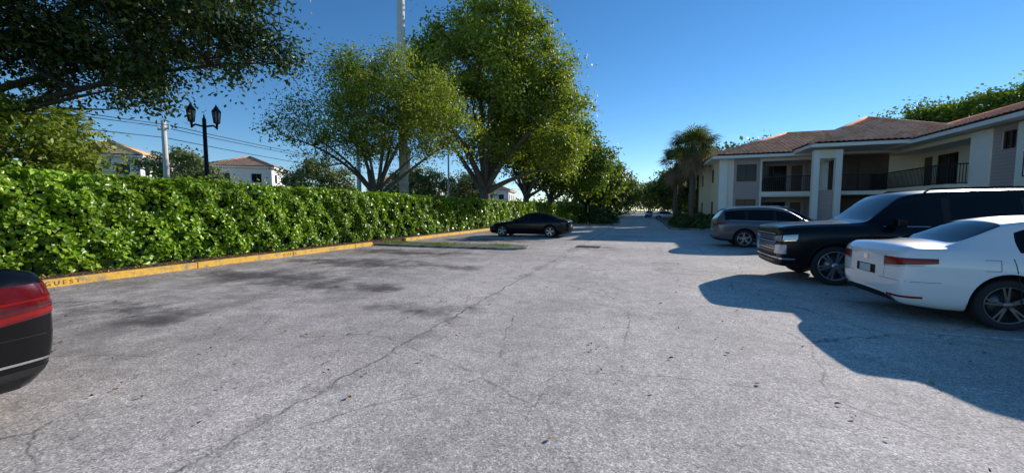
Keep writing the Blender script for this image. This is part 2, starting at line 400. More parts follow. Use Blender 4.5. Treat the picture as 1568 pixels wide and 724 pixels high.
# ------------------------------------------------------------------ trees
tree('shade_tree',(-20.5,5.2,0),4.6,.34,[(4,1.9,8.0,4.4,4,2.3),(7.5,3.5,7.7,2.4,2.3,1.7),(6.3,2.7,5.7,1.1,1.1,1.0),(8.6,4,6.5,1.2,1.2,.9),(0,0,8.0,4.5,4,2.6),(5,3,10,4,4,1.6),(2.6,2.6,6.3,3.2,2,1.0)],310,.62,70000,.16,M['leafD'],barkdark,seed=5,limbs=14,flat=.95,six=False,asp=.5,inner=.2,limbr=.38)
tree('mango_tree',(-18.4,5.8,0),1.6,.22,[(0,0,3.4,2.9,2.3,1.7),(1.5,.8,2.8,1.4,1.2,1.2),(-1,-1,4.1,2.2,2.0,1.3)],130,.58,26000,.19,M['leafY'],seed=6,limbs=7,flat=.9,asp=.4,inner=.5)
tree('feathery_tree',(-14.9,19.0,0),2.6,.24,[(-.5,0,7.3,4.6,4.2,2.6),(.8,.5,8.4,3.4,3.6,2.5),(-3.4,-1.2,6.4,2.4,2.4,2.1),(3.3,1.8,6.8,2.4,2.6,2.7),(-1,0,9.2,2.4,2.4,1.6),(0,-.6,5.4,3.6,2.4,1.0)],250,.82,46000,.16,M['leafY'],seed=8,limbs=10,flat=.75,asp=.45,inner=.25,limbr=.42)
tree('black_olive_tree',(-13.7,32.6,0),3.6,.5,[(0,0,12,6.8,6.6,6.2),(4.8,1.5,9.6,4.2,4.2,4.6),(-3.8,-1,13.2,4,4,4.4),(1,0,16.5,4.4,4.2,3.6),(3.5,0,13.5,4.5,4.5,4.3),(6.2,2,7.2,2.6,3,2.4)],420,1.1,84000,.28,M['leafY'],seed=9,limbs=13,flat=.75,asp=.55,inner=.5)
tree('black_olive_tree',(-13.8,46,0),3.2,.42,[(0,0,11,6,5.5,5.0),(4.2,0,9.4,3.8,4,4.2),(1,0,15,4,4,3)],260,1.2,38000,.34,M['leafM'],seed=10,limbs=11,flat=.8,inner=.5)
tree('black_olive_tree',(-13.6,58,0),3.2,.42,[(0,0,10,6,5.5,5.2),(5,0,8.8,4.2,4,4.4)],200,1.3,24000,.42,M['leafM'],seed=12,limbs=8,flat=.8,inner=.5)
for i,(x,y,h,r,mm) in enumerate([(-10,72,12,6.0,'leafM'),(-9,86,11,6,'leafO'),(-8,102,12,6.5,'leafO'),(9.5,62,10.5,5,'leafO'),(9,76,10,5.5,'leafO'),(7.5,92,10.5,5.5,'leafO'),(8,112,12,6.5,'leafO'),(-7,125,12,7,'leafM'),(6.5,135,12,7,'leafO'),(2,170,12,9,'leafO'),(-12,165,12,9,'leafO')]):
    tree('oak_tree',(x,y,0),2.6,.35,[(0,0,h*.62,r,r,h*.34),(r*.4,-1,h*.55,r*.6,r*.6,h*.28)],110,1.5,9000,.62,M[mm],barkdark,seed=30+i,limbs=6,flat=.8,inner=.5)
tree('oak_tree',(30,50,0),5,.4,[(0,0,9.8,5.0,5,2.6),(-5.0,0,9.4,3.6,4,2.1),(4,0,11.0,4,4,2.8)],190,.95,27000,.32,M['leafM'],seed=50,limbs=8)
tree('oak_tree',(17,68,0),3,.35,[(0,0,8.9,6,5,3)],110,1.2,12000,.48,M['leafM'],seed=51)
for i,(x,y,h,r) in enumerate([(-46,27.5,8.4,3.8),(-36,35.5,7.9,4.0),(-30,47,8.2,4.2),(-26,56,8.0,4.0)]):
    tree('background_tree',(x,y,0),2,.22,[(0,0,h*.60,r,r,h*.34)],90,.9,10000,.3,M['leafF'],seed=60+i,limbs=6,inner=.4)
rng=np.random.default_rng(99); K=420
ang=rng.uniform(rad(-62),rad(52),K); d=rng.uniform(95,150,K)
cx=d*np.sin(ang); cy=d*np.cos(ang); hh=(3+5*rng.random(K))*(.85+.4*np.sin(ang*9)+.25*np.sin(ang*23))
ok=(np.abs(cx+1)>9); cx,cy,hh=cx[ok],cy[ok],hh[ok]
cx=np.concatenate([cx,rng.uniform(-30,30,120)]); cy=np.concatenate([cy,rng.uniform(190,215,120)]); hh=np.concatenate([hh,rng.uniform(6,11,120)]); K=len(cx)
n=42000; ci=rng.integers(0,K,n); P=np.stack([cx[ci]+rng.normal(size=n)*3,cy[ci]+rng.normal(size=n)*3,np.abs(hh[ci]*(.15+.85*rng.random(n)**.7)+rng.normal(size=n)*.5)],1)
V,F=leafgeo(P,rng.normal(size=(n,3))+np.array([0,-.3,.5]),.95*(.6+.7*rng.random(n)),.8,0,False); quadmesh('distant_trees',V,F,[M['leafO']])

def shrub(name,loc,rx,ry,h,mat,n,size,seed):
    global rng
    rng=np.random.default_rng(seed)
    d=rng.normal(size=(n,3)); d[:,2]=np.abs(d[:,2]); d/=np.linalg.norm(d,axis=1,keepdims=True)
    w=1+.10*np.sin(d[:,0]*7+seed)+.08*np.sin(d[:,1]*9+d[:,2]*6)
    r=(w*(1-rng.exponential(.08,n).clip(0,.4)))[:,None]
    P=d*r*np.array([rx,ry,h])+np.array([0,0,.1])
    V,F=leafgeo(P,d+rng.normal(size=(n,3))*.5,size*(.6+.7*rng.random(n)),.55,.3,False)
    e=empty(name,loc); quadmesh('foliage',V,F,[mat],parent=e)
    m=MB()
    for k in range(6):
        t=k*1.05; m.path([(0,0,0),(rx*.3*math.cos(t),ry*.3*math.sin(t),h*.4),(rx*.6*math.cos(t),ry*.6*math.sin(t),h*.7)],[.05,.035,.015],5)
    m.build('stems',[barkdark],e)
shrub('round_shrub',(-4.6,42,0.1),2.0,1.3,1.35,M['leafD'],5000,.2,1)
shrub('round_shrub',(-7.6,41.8,0.1),1.1,1.0,.9,M['leafM'],2500,.18,2)
for i,(x,y,rx,ry,h) in enumerate([(4.6,33.0+1.4,1.2,.9,1.1),(3.4,36,.9,.9,.8),(13.4,29.3,1.3,1.0,1.7),(13.2,26.5,1.3,1.2,1.2),(8.2,33.6,1.6,.5,.9),(3.3,40,.9,1.6,1.1),(14.6,23,1,1.4,1.0),(4.4,44,1.2,2,1.6)]):
    shrub('garden_shrub',(x,y,.1),rx,ry,h,M['leafO'],2600,.17,10+i)

def palm(base,h,seed,nf=46,fr=1.15):
    global rng
    rng=np.random.default_rng(seed); e=empty('sabal_palm',base)
    m=MB(); pts=[(0.02*math.sin(k),.02*math.cos(k*2),h*k/14) for k in range(15)]; m.path(pts,[.24 if k%2 else .20 for k in range(15)],12); m.build('trunk',[bark],e)
    Vs=[];Fs=[];mi=[];o=0
    for i in range(nf+26):
        dead=i>=nf
        az=rng.uniform(0,2*math.pi); el=rng.uniform(-.55,1.35) if not dead else rng.uniform(-1.45,-.7)
        d=np.array([math.cos(az)*math.cos(el),math.sin(az)*math.cos(el),math.sin(el)]); st=np.array([0,0,h+ (0 if not dead else -.2-rng.random()*.7)])
        L=rng.uniform(.8,1.4) if not dead else rng.uniform(.4,.8); hub=st+d*L+np.array([0,0,-.12*L])
        side=np.cross(d,[0,0,1]); side/=np.linalg.norm(side)+1e-9; upv=np.cross(side,d)
        q=side*.018; Vs+= [st-q,st+q,hub+q,hub-q]; Fs.append([o,o+1,o+2,o+3]); mi.append(1 if dead else 0); o+=4
        for k in range(17):
            t=(k-8)/8*1.9; dr=d*math.cos(t)+side*math.sin(t); ll=fr*(1-.25*abs(t)/1.9)*rng.uniform(.85,1.1)
            mid=hub+dr*ll*.55+upv*.05; tip=hub+dr*ll+np.array([0,0,-.30*ll]); wv=np.cross(dr,upv)*.035*(1.3)
            Vs+= [hub,mid+wv,tip,mid-wv]; Fs.append([o,o+1,o+2,o+3]); mi.append(1 if dead else 0); o+=4
    quadmesh('fronds',np.array(Vs),np.array(Fs),[M['palm'],M['dead']],mi,parent=e)
palm((4.1,38.5,0),7.4,3,60,1.5); palm((3.2,45,0),6.6,4,46,1.4); palm((5.2,47,0),8.2,5,46,1.4)

# ------------------------------------------------------------------ poles, lamp, wires
m=MB(); m.path([(0,0,-.5),(0,0,8),(0,0,24)],[.31,.27,.2],14)
for z in (3.2,6.5): 
    m.path([(0,0,z),(0,0,z+.12)],[.33,.33],14)
m.box((-.16,.26,1.5),(.16,.5,2.3)); m.box((.2,-.1,4.2),(.42,.1,5.6))
for z in (15,17,19,21): m.path([(0,0,z),(0,1.3,z+.3)],[.06,.04],6)
o=m.build('transmission_pole',[M['pole']]); o.location=(-14.7,21.5,0)
def upole(x,y,h,r=.16):
    m=MB(); m.path([(0,0,-.3),(0,0,h)],[r,r*.7],10); m.box((-.7,-.05,h-.7),(.7,.05,h-.58)); 
    for q in (-.6,0,.6): m.path([(q,0,h-.58),(q,0,h-.4)],[.05,.04],8)
    o=m.build('utility_pole',[M['pole']]); o.location=(x,y,0)
upole(-34.9,19.8,8.4,.22); upole(-28,33,10.0,.26); upole(-24,45,9.4,.15); upole(-34.9,62,8.4); upole(-34.9,-20,8.4)
m=MB()
def wire(p,q,sag):
    pts=[]
    for k in range(17):
        u=k/16; pts.append((p[0]+(q[0]-p[0])*u,p[1]+(q[1]-p[1])*u,p[2]+(q[2]-p[2])*u-sag*4*u*(1-u)))
    m.path(pts,[.028]*17,5)
for dx,dz in ((-.6,0),(.6,0),(0,-.9)):
    wire((-34.9+dx,-20,8+dz),(-34.9+dx,19.8,8+dz),.5); wire((-34.9+dx,19.8,8+dz),(-34.9+dx,62,8+dz),.6); wire((-34.9+dx,62,8+dz),(-34.9+dx,120,8+dz),.6)
m.build('overhead_wires',[M['black']])
def street_lamp(x,y):
    e=empty('street_lamp',(x,y,0),rad(45))
    m=MB(); m.path([(0,0,0),(0,0,.25),(0,0,.3),(0,0,.7),(0,0,.75),(0,0,5.3)],[.2,.2,.15,.12,.09,.07],12)
    m.path([(-.42,0,4.95),(-.3,0,5.05),(0,0,4.98),(.3,0,5.05),(.42,0,4.95)],[.04]*5,8)
    m.path([(0,0,5.3),(0,0,5.5)],[.05,.01],8)
    for s in (-.42,.42):
        m.path([(s,0,4.9),(s,0,5.12),(s,0,5.16)],[.03,.05,.12],8)
        m.path([(s,0,5.62),(s,0,5.66),(s,0,5.8),(s,0,5.92)],[.17,.16,.06,.01],8)
        for k in range(6):
            t=k*math.pi/3; m.path([(s+.10*math.cos(t),.10*math.sin(t),5.16),(s+.15*math.cos(t),.15*math.sin(t),5.63)],[.018,.018],5)
    m.build('post',[M['black']],e)
    m=MB()
    for s in (-.42,.42): m.path([(s,0,5.17),(s,0,5.62)],[.09,.135],6)
    m.build('lantern_panes',[M['lamp']],e)
street_lamp(-17.2,11.2)

# ------------------------------------------------------------------ buildings
def roof_plane(mb,A,al,nn,Ln,D,slope,z0,iA,iB,mi=0,step=.07,course=.36):
    A=np.array(A,float); al=np.array(al,float); nn=np.array(nn,float)
    nc=max(2,int(Ln/step)); nr=int(D/course)
    rows=[]
    for r in range(nr):
        rows+= [(r*D/nr,.06),((r+1)*D/nr,0.0)]
    vs=[]
    for i in range(nc+1):
        s=Ln*i/nc; md=D
        if iA>0: md=min(md,s/iA*D)
        if iB>0: md=min(md,(Ln-s)/iB*D)
        bump=.07*abs(math.sin(math.pi*s/.32))
        for (d_,off) in rows:
            dd=min(d_,md); p=A+al*s+nn*dd; vs.append((p[0],p[1],z0+slope*dd+bump+off))
    fs=[];R_=len(rows)
    for i in range(nc):
        md=D; sm=Ln*(i+.5)/nc
        if iA>0: md=min(md,sm/iA*D)
        if iB>0: md=min(md,(Ln-sm)/iB*D)
        for r in range(R_-1):
            if rows[r][0]>md: break
            fs.append((i*R_+r,(i+1)*R_+r,(i+1)*R_+r+1,i*R_+r+1))
    mb.add(vs,fs,mi)
def hip_roof(mb,x0,x1,y0,y1,z0,slope,mi=0,mf=1,step=.08):
    W=x1-x0;H=y1-y0;D=min(W,H)/2
    roof_plane(mb,(x0,y0),(1,0),(0,1),W,D,slope,z0,D,D,mi,step)
    roof_plane(mb,(x1,y1),(-1,0),(0,-1),W,D,slope,z0,D,D,mi,step)
    roof_plane(mb,(x0,y1),(0,-1),(1,0),H,D,slope,z0,D,D,mi,step)
    roof_plane(mb,(x1,y0),(0,1),(-1,0),H,D,slope,z0,D,D,mi,step)
    mb.box((x0+.03,y0+.03,z0-.22),(x1-.03,y1-.03,z0-.01),mf)
    pk=z0+slope*D+.07
    if W>=H: r0=(x0+D,(y0+y1)/2,pk); r1=(x1-D,(y0+y1)/2,pk); cs=[((x0,y0),r0),((x0,y1),r0),((x1,y0),r1),((x1,y1),r1)]
    else: r0=((x0+x1)/2,y0+D,pk); r1=((x0+x1)/2,y1-D,pk); cs=[((x0,y0),r0),((x1,y0),r0),((x0,y1),r1),((x1,y1),r1)]
    mb.path([r0,r1],[.14,.14],8,mi)
    for (c,r) in cs: mb.path([(c[0],c[1],z0+.06),r],[.14,.14],8,mi)
def fr_box(mb,O,a,n,s0,s1,z0,z1,d0,d1,mi):
    P=lambda s,z,d:(O[0]+a[0]*s+n[0]*d,O[1]+a[1]*s+n[1]*d,z)
    vs=[P(s0,z0,d0),P(s1,z0,d0),P(s1,z0,d1),P(s0,z0,d1),P(s0,z1,d0),P(s1,z1,d0),P(s1,z1,d1),P(s0,z1,d1)]
    mb.add(vs,[(0,3,2,1),(4,5,6,7),(0,1,5,4),(1,2,6,5),(2,3,7,6),(3,0,4,7)],mi)
def wall(mb,O,a,n,L,z0,z1,ops,panels=(),mw=0,mp=1,mg=2,mf=5,md=5):
    P=lambda s,z,d:(O[0]+a[0]*s+n[0]*d,O[1]+a[1]*s+n[1]*d,z)
    xs=sorted({0,L,*[q for o in ops for q in o[:2]],*[q for p in panels for q in p[:2]]})
    zs=sorted({z0,z1,*[q for o in ops for q in o[2:4]]})
    for i in range(len(xs)-1):
        for j in range(len(zs)-1):
            cx=(xs[i]+xs[i+1])/2; cz=(zs[j]+zs[j+1])/2
            if any(o[0]<cx<o[1] and o[2]<cz<o[3] for o in ops): continue
            mi=mp if any(p[0]<cx<p[1] for p in panels) else mw
            mb.add([P(xs[i],zs[j],0),P(xs[i+1],zs[j],0),P(xs[i+1],zs[j+1],0),P(xs[i],zs[j+1],0)],[(0,1,2,3)],mi)
    for o in ops:
        s0,s1,a0,a1,kind=o; d=.14
        for q in (((s0,a0),(s0,a1)),((s1,a0),(s1,a1)),((s0,a0),(s1,a0)),((s0,a1),(s1,a1))):
            mb.add([P(*q[0],0),P(*q[1],0),P(*q[1],d),P(*q[0],d)],[(0,1,2,3)],mw)
        if kind=='win' or kind=='slide':
            mb.add([P(s0,a0,.11),P(s1,a0,.11),P(s1,a1,.11),P(s0,a1,.11)],[(0,1,2,3)],mg)
            t=.04
            fr_box(mb,O,a,n,s0,s1,a0,a0+t,.05,.108,mf); fr_box(mb,O,a,n,s0,s1,a1-t,a1,.05,.108,mf)
            fr_box(mb,O,a,n,s0,s0+t,a0+t,a1-t,.05,.108,mf); fr_box(mb,O,a,n,s1-t,s1,a0+t,a1-t,.05,.108,mf)
            sm=(s0+s1)/2; fr_box(mb,O,a,n,sm-.02,sm+.02,a0+t,a1-t,.055,.108,mf)
        if kind=='door':
            mb.add([P(s0,a0,.1),P(s1,a0,.1),P(s1,a1,.1),P(s0,a1,.1)],[(0,1,2,3)],md)
def rail(mb,O,a,n,s0,s1,z0,z1,mi):
    fr_box(mb,O,a,n,s0,s1,z1-.06,z1,0,.05,mi); fr_box(mb,O,a,n,s0,s1,z0,z0+.05,.005,.045,mi)
    k=int((s1-s0)/.12)
    for i in range(k+1):
        s=s0+(s1-s0-.025)*i/k; fr_box(mb,O,a,n,s,s+.025,z0+.05,z1-.06,.012,.037,mi)
BM=[M['stucco'],M['siding'],M['glassD'],M['white'],M['black'],M['door'],M['darkin'],M['side']]
e=empty('condominium_building')
w=MB()
wall(w,(5.6,34),(1,0),(0,1),6.6,0,5.55,[(1.15,2.5,3.75,5.05,'win'),(1.15,2.5,1.0,2.4,'win'),(2.85,6.15,.12,2.55,'void'),(2.85,6.15,2.95,5.25,'void')],[(.95,2.72)])
wall(w,(5.6,46),(0,-1),(1,0),12,0,5.55,[(2,3.2,3.9,5.0,'win'),(8,9.2,3.9,5.0,'win'),(2,3.2,1.1,2.3,'win'),(8,9.2,1.1,2.3,'win')])
fr_box(w,(5.6,34),(1,0),(0,1),-.06,.5,0,5.5,-.08,-.003,3); 
for (a0,a1) in ((.12,2.55),(2.95,5.25)):
    wall(w,(8.45,35.7),(1,0),(0,1),3.3,a0,a1,[(.3,2.1,a0+.02,a0+2.1,'slide'),(2.4,3.15,a0+.02,a0+2.05,'door')],[(0,3.3)])
    w.add([(8.45,34.14,a0),(8.45,35.7,a0),(8.45,35.7,a1),(8.45,34.14,a1)],[(0,1,2,3)],1); w.add([(11.75,34.14,a0),(11.75,35.7,a0),(11.75,35.7,a1),(11.75,34.14,a1)],[(0,1,2,3)],1)
    w.add([(8.45,34.14,a0),(11.75,34.14,a0),(11.75,35.7,a0),(8.45,35.7,a0)],[(0,1,2,3)],7); w.add([(8.45,34.14,a1),(11.75,34.14,a1),(11.75,35.7,a1),(8.45,35.7,a1)],[(0,1,2,3)],3)
fr_box(w,(5.6,34),(1,0),(0,1),2.8,6.2,2.62,2.9,-.12,-.004,3)
rail(w,(5.6,34),(1,0),(0,1),2.86,6.14,3.0,4.1,4)
for (cx_,cy_) in ((10.62,30.9),(11.85,30.9),(11.85,32.9)): w.box((cx_,cy_,0),(cx_+.34,cy_+.34,5.5),3)
w.box((10.64,30.92,4.95),(12.17,31.22,5.515),0); w.box((11.87,31.245,4.95),(12.17,33.9,5.51),0)
w.box((11.0,31.1,0),(11.8,31.2,2.9),1)
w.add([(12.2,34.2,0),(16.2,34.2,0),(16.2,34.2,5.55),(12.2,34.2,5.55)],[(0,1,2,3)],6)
w.box((12.3,31.9,2.6),(15.9,34.1,2.85),3)
rail(w,(12.3,31.92),(1,0),(0,1),0,2.7,2.9,3.95,4)
for i in range(12): w.box((12.6+i*.25,32.9,.1+i*.2),(12.88+i*.25,33.9,.16+i*.2),7)
for x in (12.9,14.4): w.box((x,34.05,2.9),(x+.9,34.18,4.95),5)
Y0=33.9; O=(16.0,Y0); A=(0,-1); NN=(1,0); L=27.9; q=2.9
wall(w,O,A,NN,L,0,5.55,[(0.02,4.3+q,.12,2.5,'void'),(0.02,4.3+q,2.92,5.3,'void'),(6.0+q,6.75+q,4.4,5.25,'win'),(5.95+q,6.8+q,1.1,2.2,'win'),(8.6+q,12.4+q,.12,2.5,'void'),(8.6+q,12.4+q,2.92,5.3,'void'),(14+q,15.2+q,3.8,5.1,'win')],[(5.5+q,6.9+q),(13+q,16+q)])
fr_box(w,O,A,NN,4.3+q,5.45+q,0,5.5,-.10,-.004,3); fr_box(w,O,A,NN,6.95+q,8.1+q,0,5.5,-.10,-.004,3)
for (sa,sb) in ((0.02,4.3+q),(8.6+q,12.4+q)):
    for (a0,a1) in ((.12,2.5),(2.92,5.3)):
        o2=(17.6,Y0-sa)
        ops=[(.4,1.3,a0+.02,a0+2.1,'door'),(1.7,3.5,a0+.02,a0+2.1,'slide')]
        if sb-sa>6: ops.append((4.4,5.3,a0+.02,a0+2.1,'door')); ops.append((5.7,6.9,a0+.02,a0+2.1,'slide'))
        wall(w,o2,A,NN,sb-sa,a0,a1,ops,[])
        for s in (sa,sb): w.add([(16.14,Y0-s,a0),(17.6,Y0-s,a0),(17.6,Y0-s,a1),(16.14,Y0-s,a1)],[(0,1,2,3)],0)
        w.add([(16.14,Y0-sa,a0),(17.6,Y0-sa,a0),(17.6,Y0-sb,a0),(16.14,Y0-sb,a0)],[(0,1,2,3)],7)
        w.add([(16.14,Y0-sa,a1),(17.6,Y0-sa,a1),(17.6,Y0-sb,a1),(16.14,Y0-sb,a1)],[(0,1,2,3)],3)
    w.box((15.0,Y0-sb,2.5),(15.99,Y0-sa-.01,2.92),0)
    rail(w,(15.02,Y0-sa-.01),A,NN,0,sb-sa-.02,2.96,4.0,4)
    rail(w,(15.03,Y0-sb+.03),(1,0),(0,1),0.05,.95,2.96,4.0,4)
w.add([(27,46,0),(27,6,0),(27,6,5.5),(27,46,5.5)],[(0,1,2,3)],0); w.add([(16,6,0),(27,6,0),(27,6,5.5),(16,6,5.5)],[(0,1,2,3)],0)
w.build('walls',BM,e)
r=MB()
hip_roof(r,4.9,22,33.3,46.8,5.70,.36); hip_roof(r,15.2,27.8,5.2,46,5.80,.33); hip_roof(r,10.2,20.2,30.3,42.2,5.86,.46)
r.build('roof',[M['tile'],M['white']],e)

def house(x,y,wx,wy,h,rot,tile,seed,two_st=True):
    e=empty('white_house',(x,y,0),rot); w=MB()
    ops=[]; n=max(2,int(wx/3))
    for i in range(n):
        s=wx*(i+.5)/n
        ops.append((s-.6,s+.6,h-1.9,h-.7,'win'))
        if two_st: ops.append((s-.6,s+.6,1,2.2,'win'))
    wall(w,(-wx/2,-wy/2),(1,0),(0,1),wx,0,h,ops,mw=3)
    ops=[]; n=max(2,int(wy/3))
    for i in range(n):
        s=wy*(i+.5)/n; ops.append((s-.5,s+.5,h-1.9,h-.7,'win'))
    wall(w,(wx/2,-wy/2),(0,1),(-1,0),wy,0,h,ops,mw=3); wall(w,(-wx/2,wy/2),(0,-1),(1,0),wy,0,h,ops,mw=3); wall(w,(wx/2,wy/2),(-1,0),(0,-1),wx,0,h,[],mw=3)
    BH=list(BM); BH[3]=M['whiteh']
    w.build('walls',BH,e); r=MB(); hip_roof(r,-wx/2-.5,wx/2+.5,-wy/2-.5,wy/2+.5,h+.25,.4,step=.16); r.build('roof',[tile,M['whiteh']],e)
house(-60,28.5,9,9,7.4,rad(40),M['tileY'],1)
house(-54.5,41.5,7.5,7.5,7.3,rad(35),M['tile2'],2)
house(-43,64,12,10,6,rad(20),M['tileY'],3); house(-38,90,14,10,6,rad(10),M['tile'],4)

# ------------------------------------------------------------------ cars
def lerp(a,b,t): return a+(b-a)*t
def make_car(name,loc,rot,S,K,paintm,wheels,wr,glass,ws,rg,style,scale=(1,1,1)):
    e=empty(name,loc,rot); e.scale=scale
    W=max(s[1] for s in S); L=S[-1][0]
    V=[];F=[];mi=[]
    for (x,w,zb,zs,rw,zr) in S:
        h=zs-zb; cr=.035 if zr-zs>.15 else .02
        p5=(w*.93,zs); p7=(rw,zr)
        half=[(0,zb),(w*.80,zb),(w*.955,zb+.09*1),(w*1.0,zb+.45*h),(w*.985,zb+.84*h),p5,(lerp(p5[0],p7[0],.84),lerp(p5[1],p7[1],.84)),p7,(rw*.6,zr+cr),(0,zr+cr*1.5)]
        ring=[(x,-y,z) for y,z in half]+[(x,y,z) for y,z in half[-2:0:-1]]
        V+=ring
    n=18
    for i in range(len(S)-1):
        for k in range(n):
            k2=(k+1)%n; F.append((i*n+k,i*n+k2,(i+1)*n+k2,(i+1)*n+k))
            kk=k if k<9 else 17-k
            m_=0
            if kk==0: m_=2
            if kk==1 and style=='suv': m_=2
            if kk==5 and glass[0]<=i<glass[1]: m_=1
            if kk>=7 and i in (ws,rg): m_=1
            mi.append(m_)
    for base,rev in ((0,False),((len(S)-1)*n,True)):
        caps=[(0,1,17)]+[(k,k+1,17-k,18-k) for k in range(1,8)]+[(8,9,10)]
        for c in caps:
            f=[base+q for q in c]
            if rev is False: f=f[::-1]
            F.append(tuple(f)); mi.append(0)
    me=bpy.data.meshes.new('b'); me.from_pydata(V,[],F); me.polygons.foreach_set('material_index',mi)
    mats=[paintm,M['cglass'],M['plastic']]
    for m in mats: me.materials.append(m)
    bm=bmesh.new(); bm.from_mesh(me); bmesh.ops.recalc_face_normals(bm,faces=bm.faces[:])
    cl=bm.edges.layers.float.get('crease_edge') or bm.edges.layers.float.new('crease_edge')
    for ed in bm.edges:
        if len(ed.link_faces)==2 and ed.link_faces[0].material_index!=ed.link_faces[1].material_index: ed[cl]=.5
    for ed in bm.edges:
        ka=ed.verts[0].index%n; kb=ed.verts[1].index%n
        if ka==kb and ka in (5,13,4,14): ed[cl]=max(ed[cl],.35)
        if ka==kb and ka in (7,11): ed[cl]=max(ed[cl],.25)
        ra,rb=ed.verts[0].index//n,ed.verts[1].index//n
        if ra==rb and ra==len(S)-3: ed[cl]=max(ed[cl],.45)
        if K.get('boxy') and ra==rb and ra in (1,len(S)-3): ed[cl]=max(ed[cl],.6)
        if K.get('boxy') and ka==kb and ka in (5,13,7,11): ed[cl]=max(ed[cl],.5)
    bm.to_mesh(me); bm.free()
    o=bpy.data.objects.new('b',me); scene.collection.objects.link(o)
    sb=o.modifiers.new('s','SUBSURF'); sb.levels=2; sb.render_levels=2
    bpy.context.view_layer.update(); dg=bpy.context.evaluated_depsgraph_get()
    me2=bpy.data.meshes.new_from_object(o.evaluated_get(dg)); bpy.data.objects.remove(o)
    bvh=BVHTree.FromPolygons([v.co[:] for v in me2.vertices],[p.vertices[:] for p in me2.polygons])
    body=bpy.data.objects.new('body',me2); scene.collection.objects.link(body)
    cm=MB()
    for wx in wheels:
        for sd in (-1,1):
            vs=[];N_=40
            for yy in (sd*(W-.30),sd*(W+.3)):
                for k in range(N_):
                    t=2*math.pi*k/N_; vs.append((wx+(wr+.055)*math.cos(t),yy,wr+.02+(wr+.055)*math.sin(t)))
            cm.add(vs,[tuple(range(N_)),tuple(range(N_,2*N_))[::-1]]+[(k,N_+k,N_+(k+1)%N_,(k+1)%N_) for k in range(N_)],2)
    cut=cm.build('cut',mats)
    bm=bmesh.new(); bm.from_mesh(cut.data); bmesh.ops.recalc_face_normals(bm,faces=bm.faces[:]); bm.to_mesh(cut.data); bm.free()
    bo=body.modifiers.new('x','BOOLEAN'); bo.operation='DIFFERENCE'; bo.object=cut; bo.solver='EXACT'
    bpy.context.view_layer.update(); dg=bpy.context.evaluated_depsgraph_get()
    me3=bpy.data.meshes.new_from_object(body.evaluated_get(dg)); body.modifiers.clear(); body.data=me3
    bpy.data.objects.remove(cut)
    me3.polygons.foreach_set('use_smooth',np.ones(len(me3.polygons),bool)); me3.set_sharp_from_angle(angle=rad(38))
    body.parent=e
    D=MB(); DM=[M['plastic'],M['chrome'],K.get('tail',M['red']),M['hl'],M['plate'],paintm,M['cglass'],M['alloyD'],M['red']]
    def hit(o_,d_): 
        r=bvh.ray_cast(Vector(o_),Vector(d_).normalized()); return r[0],r[1]
    def grid(fn,nu,nv,mi_,off=.004):
        vs=[]
        for i in range(nu+1):
            for j in range(nv+1):
                o_,d_=fn(i/nu,j/nv); p,nn=hit(o_,d_)
                if p is None: return
                if nn.dot(Vector(d_))>0: nn=-nn
                vs.append(p+nn*off)
        D.add(vs,[(i*(nv+1)+j,(i+1)*(nv+1)+j,(i+1)*(nv+1)+j+1,i*(nv+1)+j+1) for i in range(nu) for j in range(nv)],mi_,True)
    def side(sd,q,mi_,off=.004,nu=6,nv=3):
        def fn(u,v):
            x=lerp(lerp(q[0][0],q[1][0],u),lerp(q[3][0],q[2][0],u),v); z=lerp(lerp(q[0][1],q[1][1],u),lerp(q[3][1],q[2][1],u),v)
            return (x,sd*3,z),(0,-sd,0)
        grid(fn,nu,nv,mi_,off)
    def endp(front,q,mi_,off=.004,nu=10,nv=4):
        def fn(u,v):
            y=lerp(lerp(q[0][0],q[1][0],u),lerp(q[3][0],q[2][0],u),v); z=lerp(lerp(q[0][1],q[1][1],u),lerp(q[3][1],q[2][1],u),v)
            return ((-2 if front else L+2),y,z),((1 if front else -1),0,0)
        grid(fn,nu,nv,mi_,off)
    def wrap(front,sd,ph0,ph1,z0a,z1a,z0b,z1b,mi_,off=.006,cx=.55,cy=.35,nu=14,nv=4):
        def fn(u,v):
            ph=rad(lerp(ph0,ph1,u)); z=lerp(lerp(z0a,z0b,u),lerp(z1a,z1b,u),v)
            dx=-math.cos(ph) if front else math.cos(ph); dy=sd*math.sin(ph)
            c=Vector((cx if front else L-cx,sd*cy,z)); d=Vector((dx,dy,0)); return c+d*3,-d
        grid(fn,nu,nv,mi_,off)
    K['fn'](side,endp,wrap,D,L,W)
    for wx in wheels:
        for sd in (-1,1):
            pts=[]
            for k in range(25):
                t=math.pi*(-.06+1.12*k/24); x_=wx+(wr+.062)*math.cos(t); z_=wr+.02+(wr+.062)*math.sin(t)
                p,_=hit((x_,sd*3,z_),(0,-sd,0))
                if p: pts.append(p+Vector((0,sd*.001,0)))
            if len(pts)>3: D.path(pts,[.010]*len(pts),6,0 if style=='suv' else 5)
    D.build('trim_and_lamps',DM,e)
    mr=MB()
    mx,mz=K['mirror']
    for sd in (-1,1):
        mr.path([(mx,sd*(W*.86),mz-.02),(mx,sd*(W+.05),mz+.01)],[.03,.03],6,1)
        bx=(mx-.08,mx+.06)
        y0,y1=sorted((sd*(W+.02),sd*(W+.20))); mr.box((bx[0],y0,mz-.05),(bx[1],y1,mz+.10),0)
    mr.build('mirrors',[paintm,M['plastic']],e,bevel=.035,seg=3)
    wh=MB(); N_=40
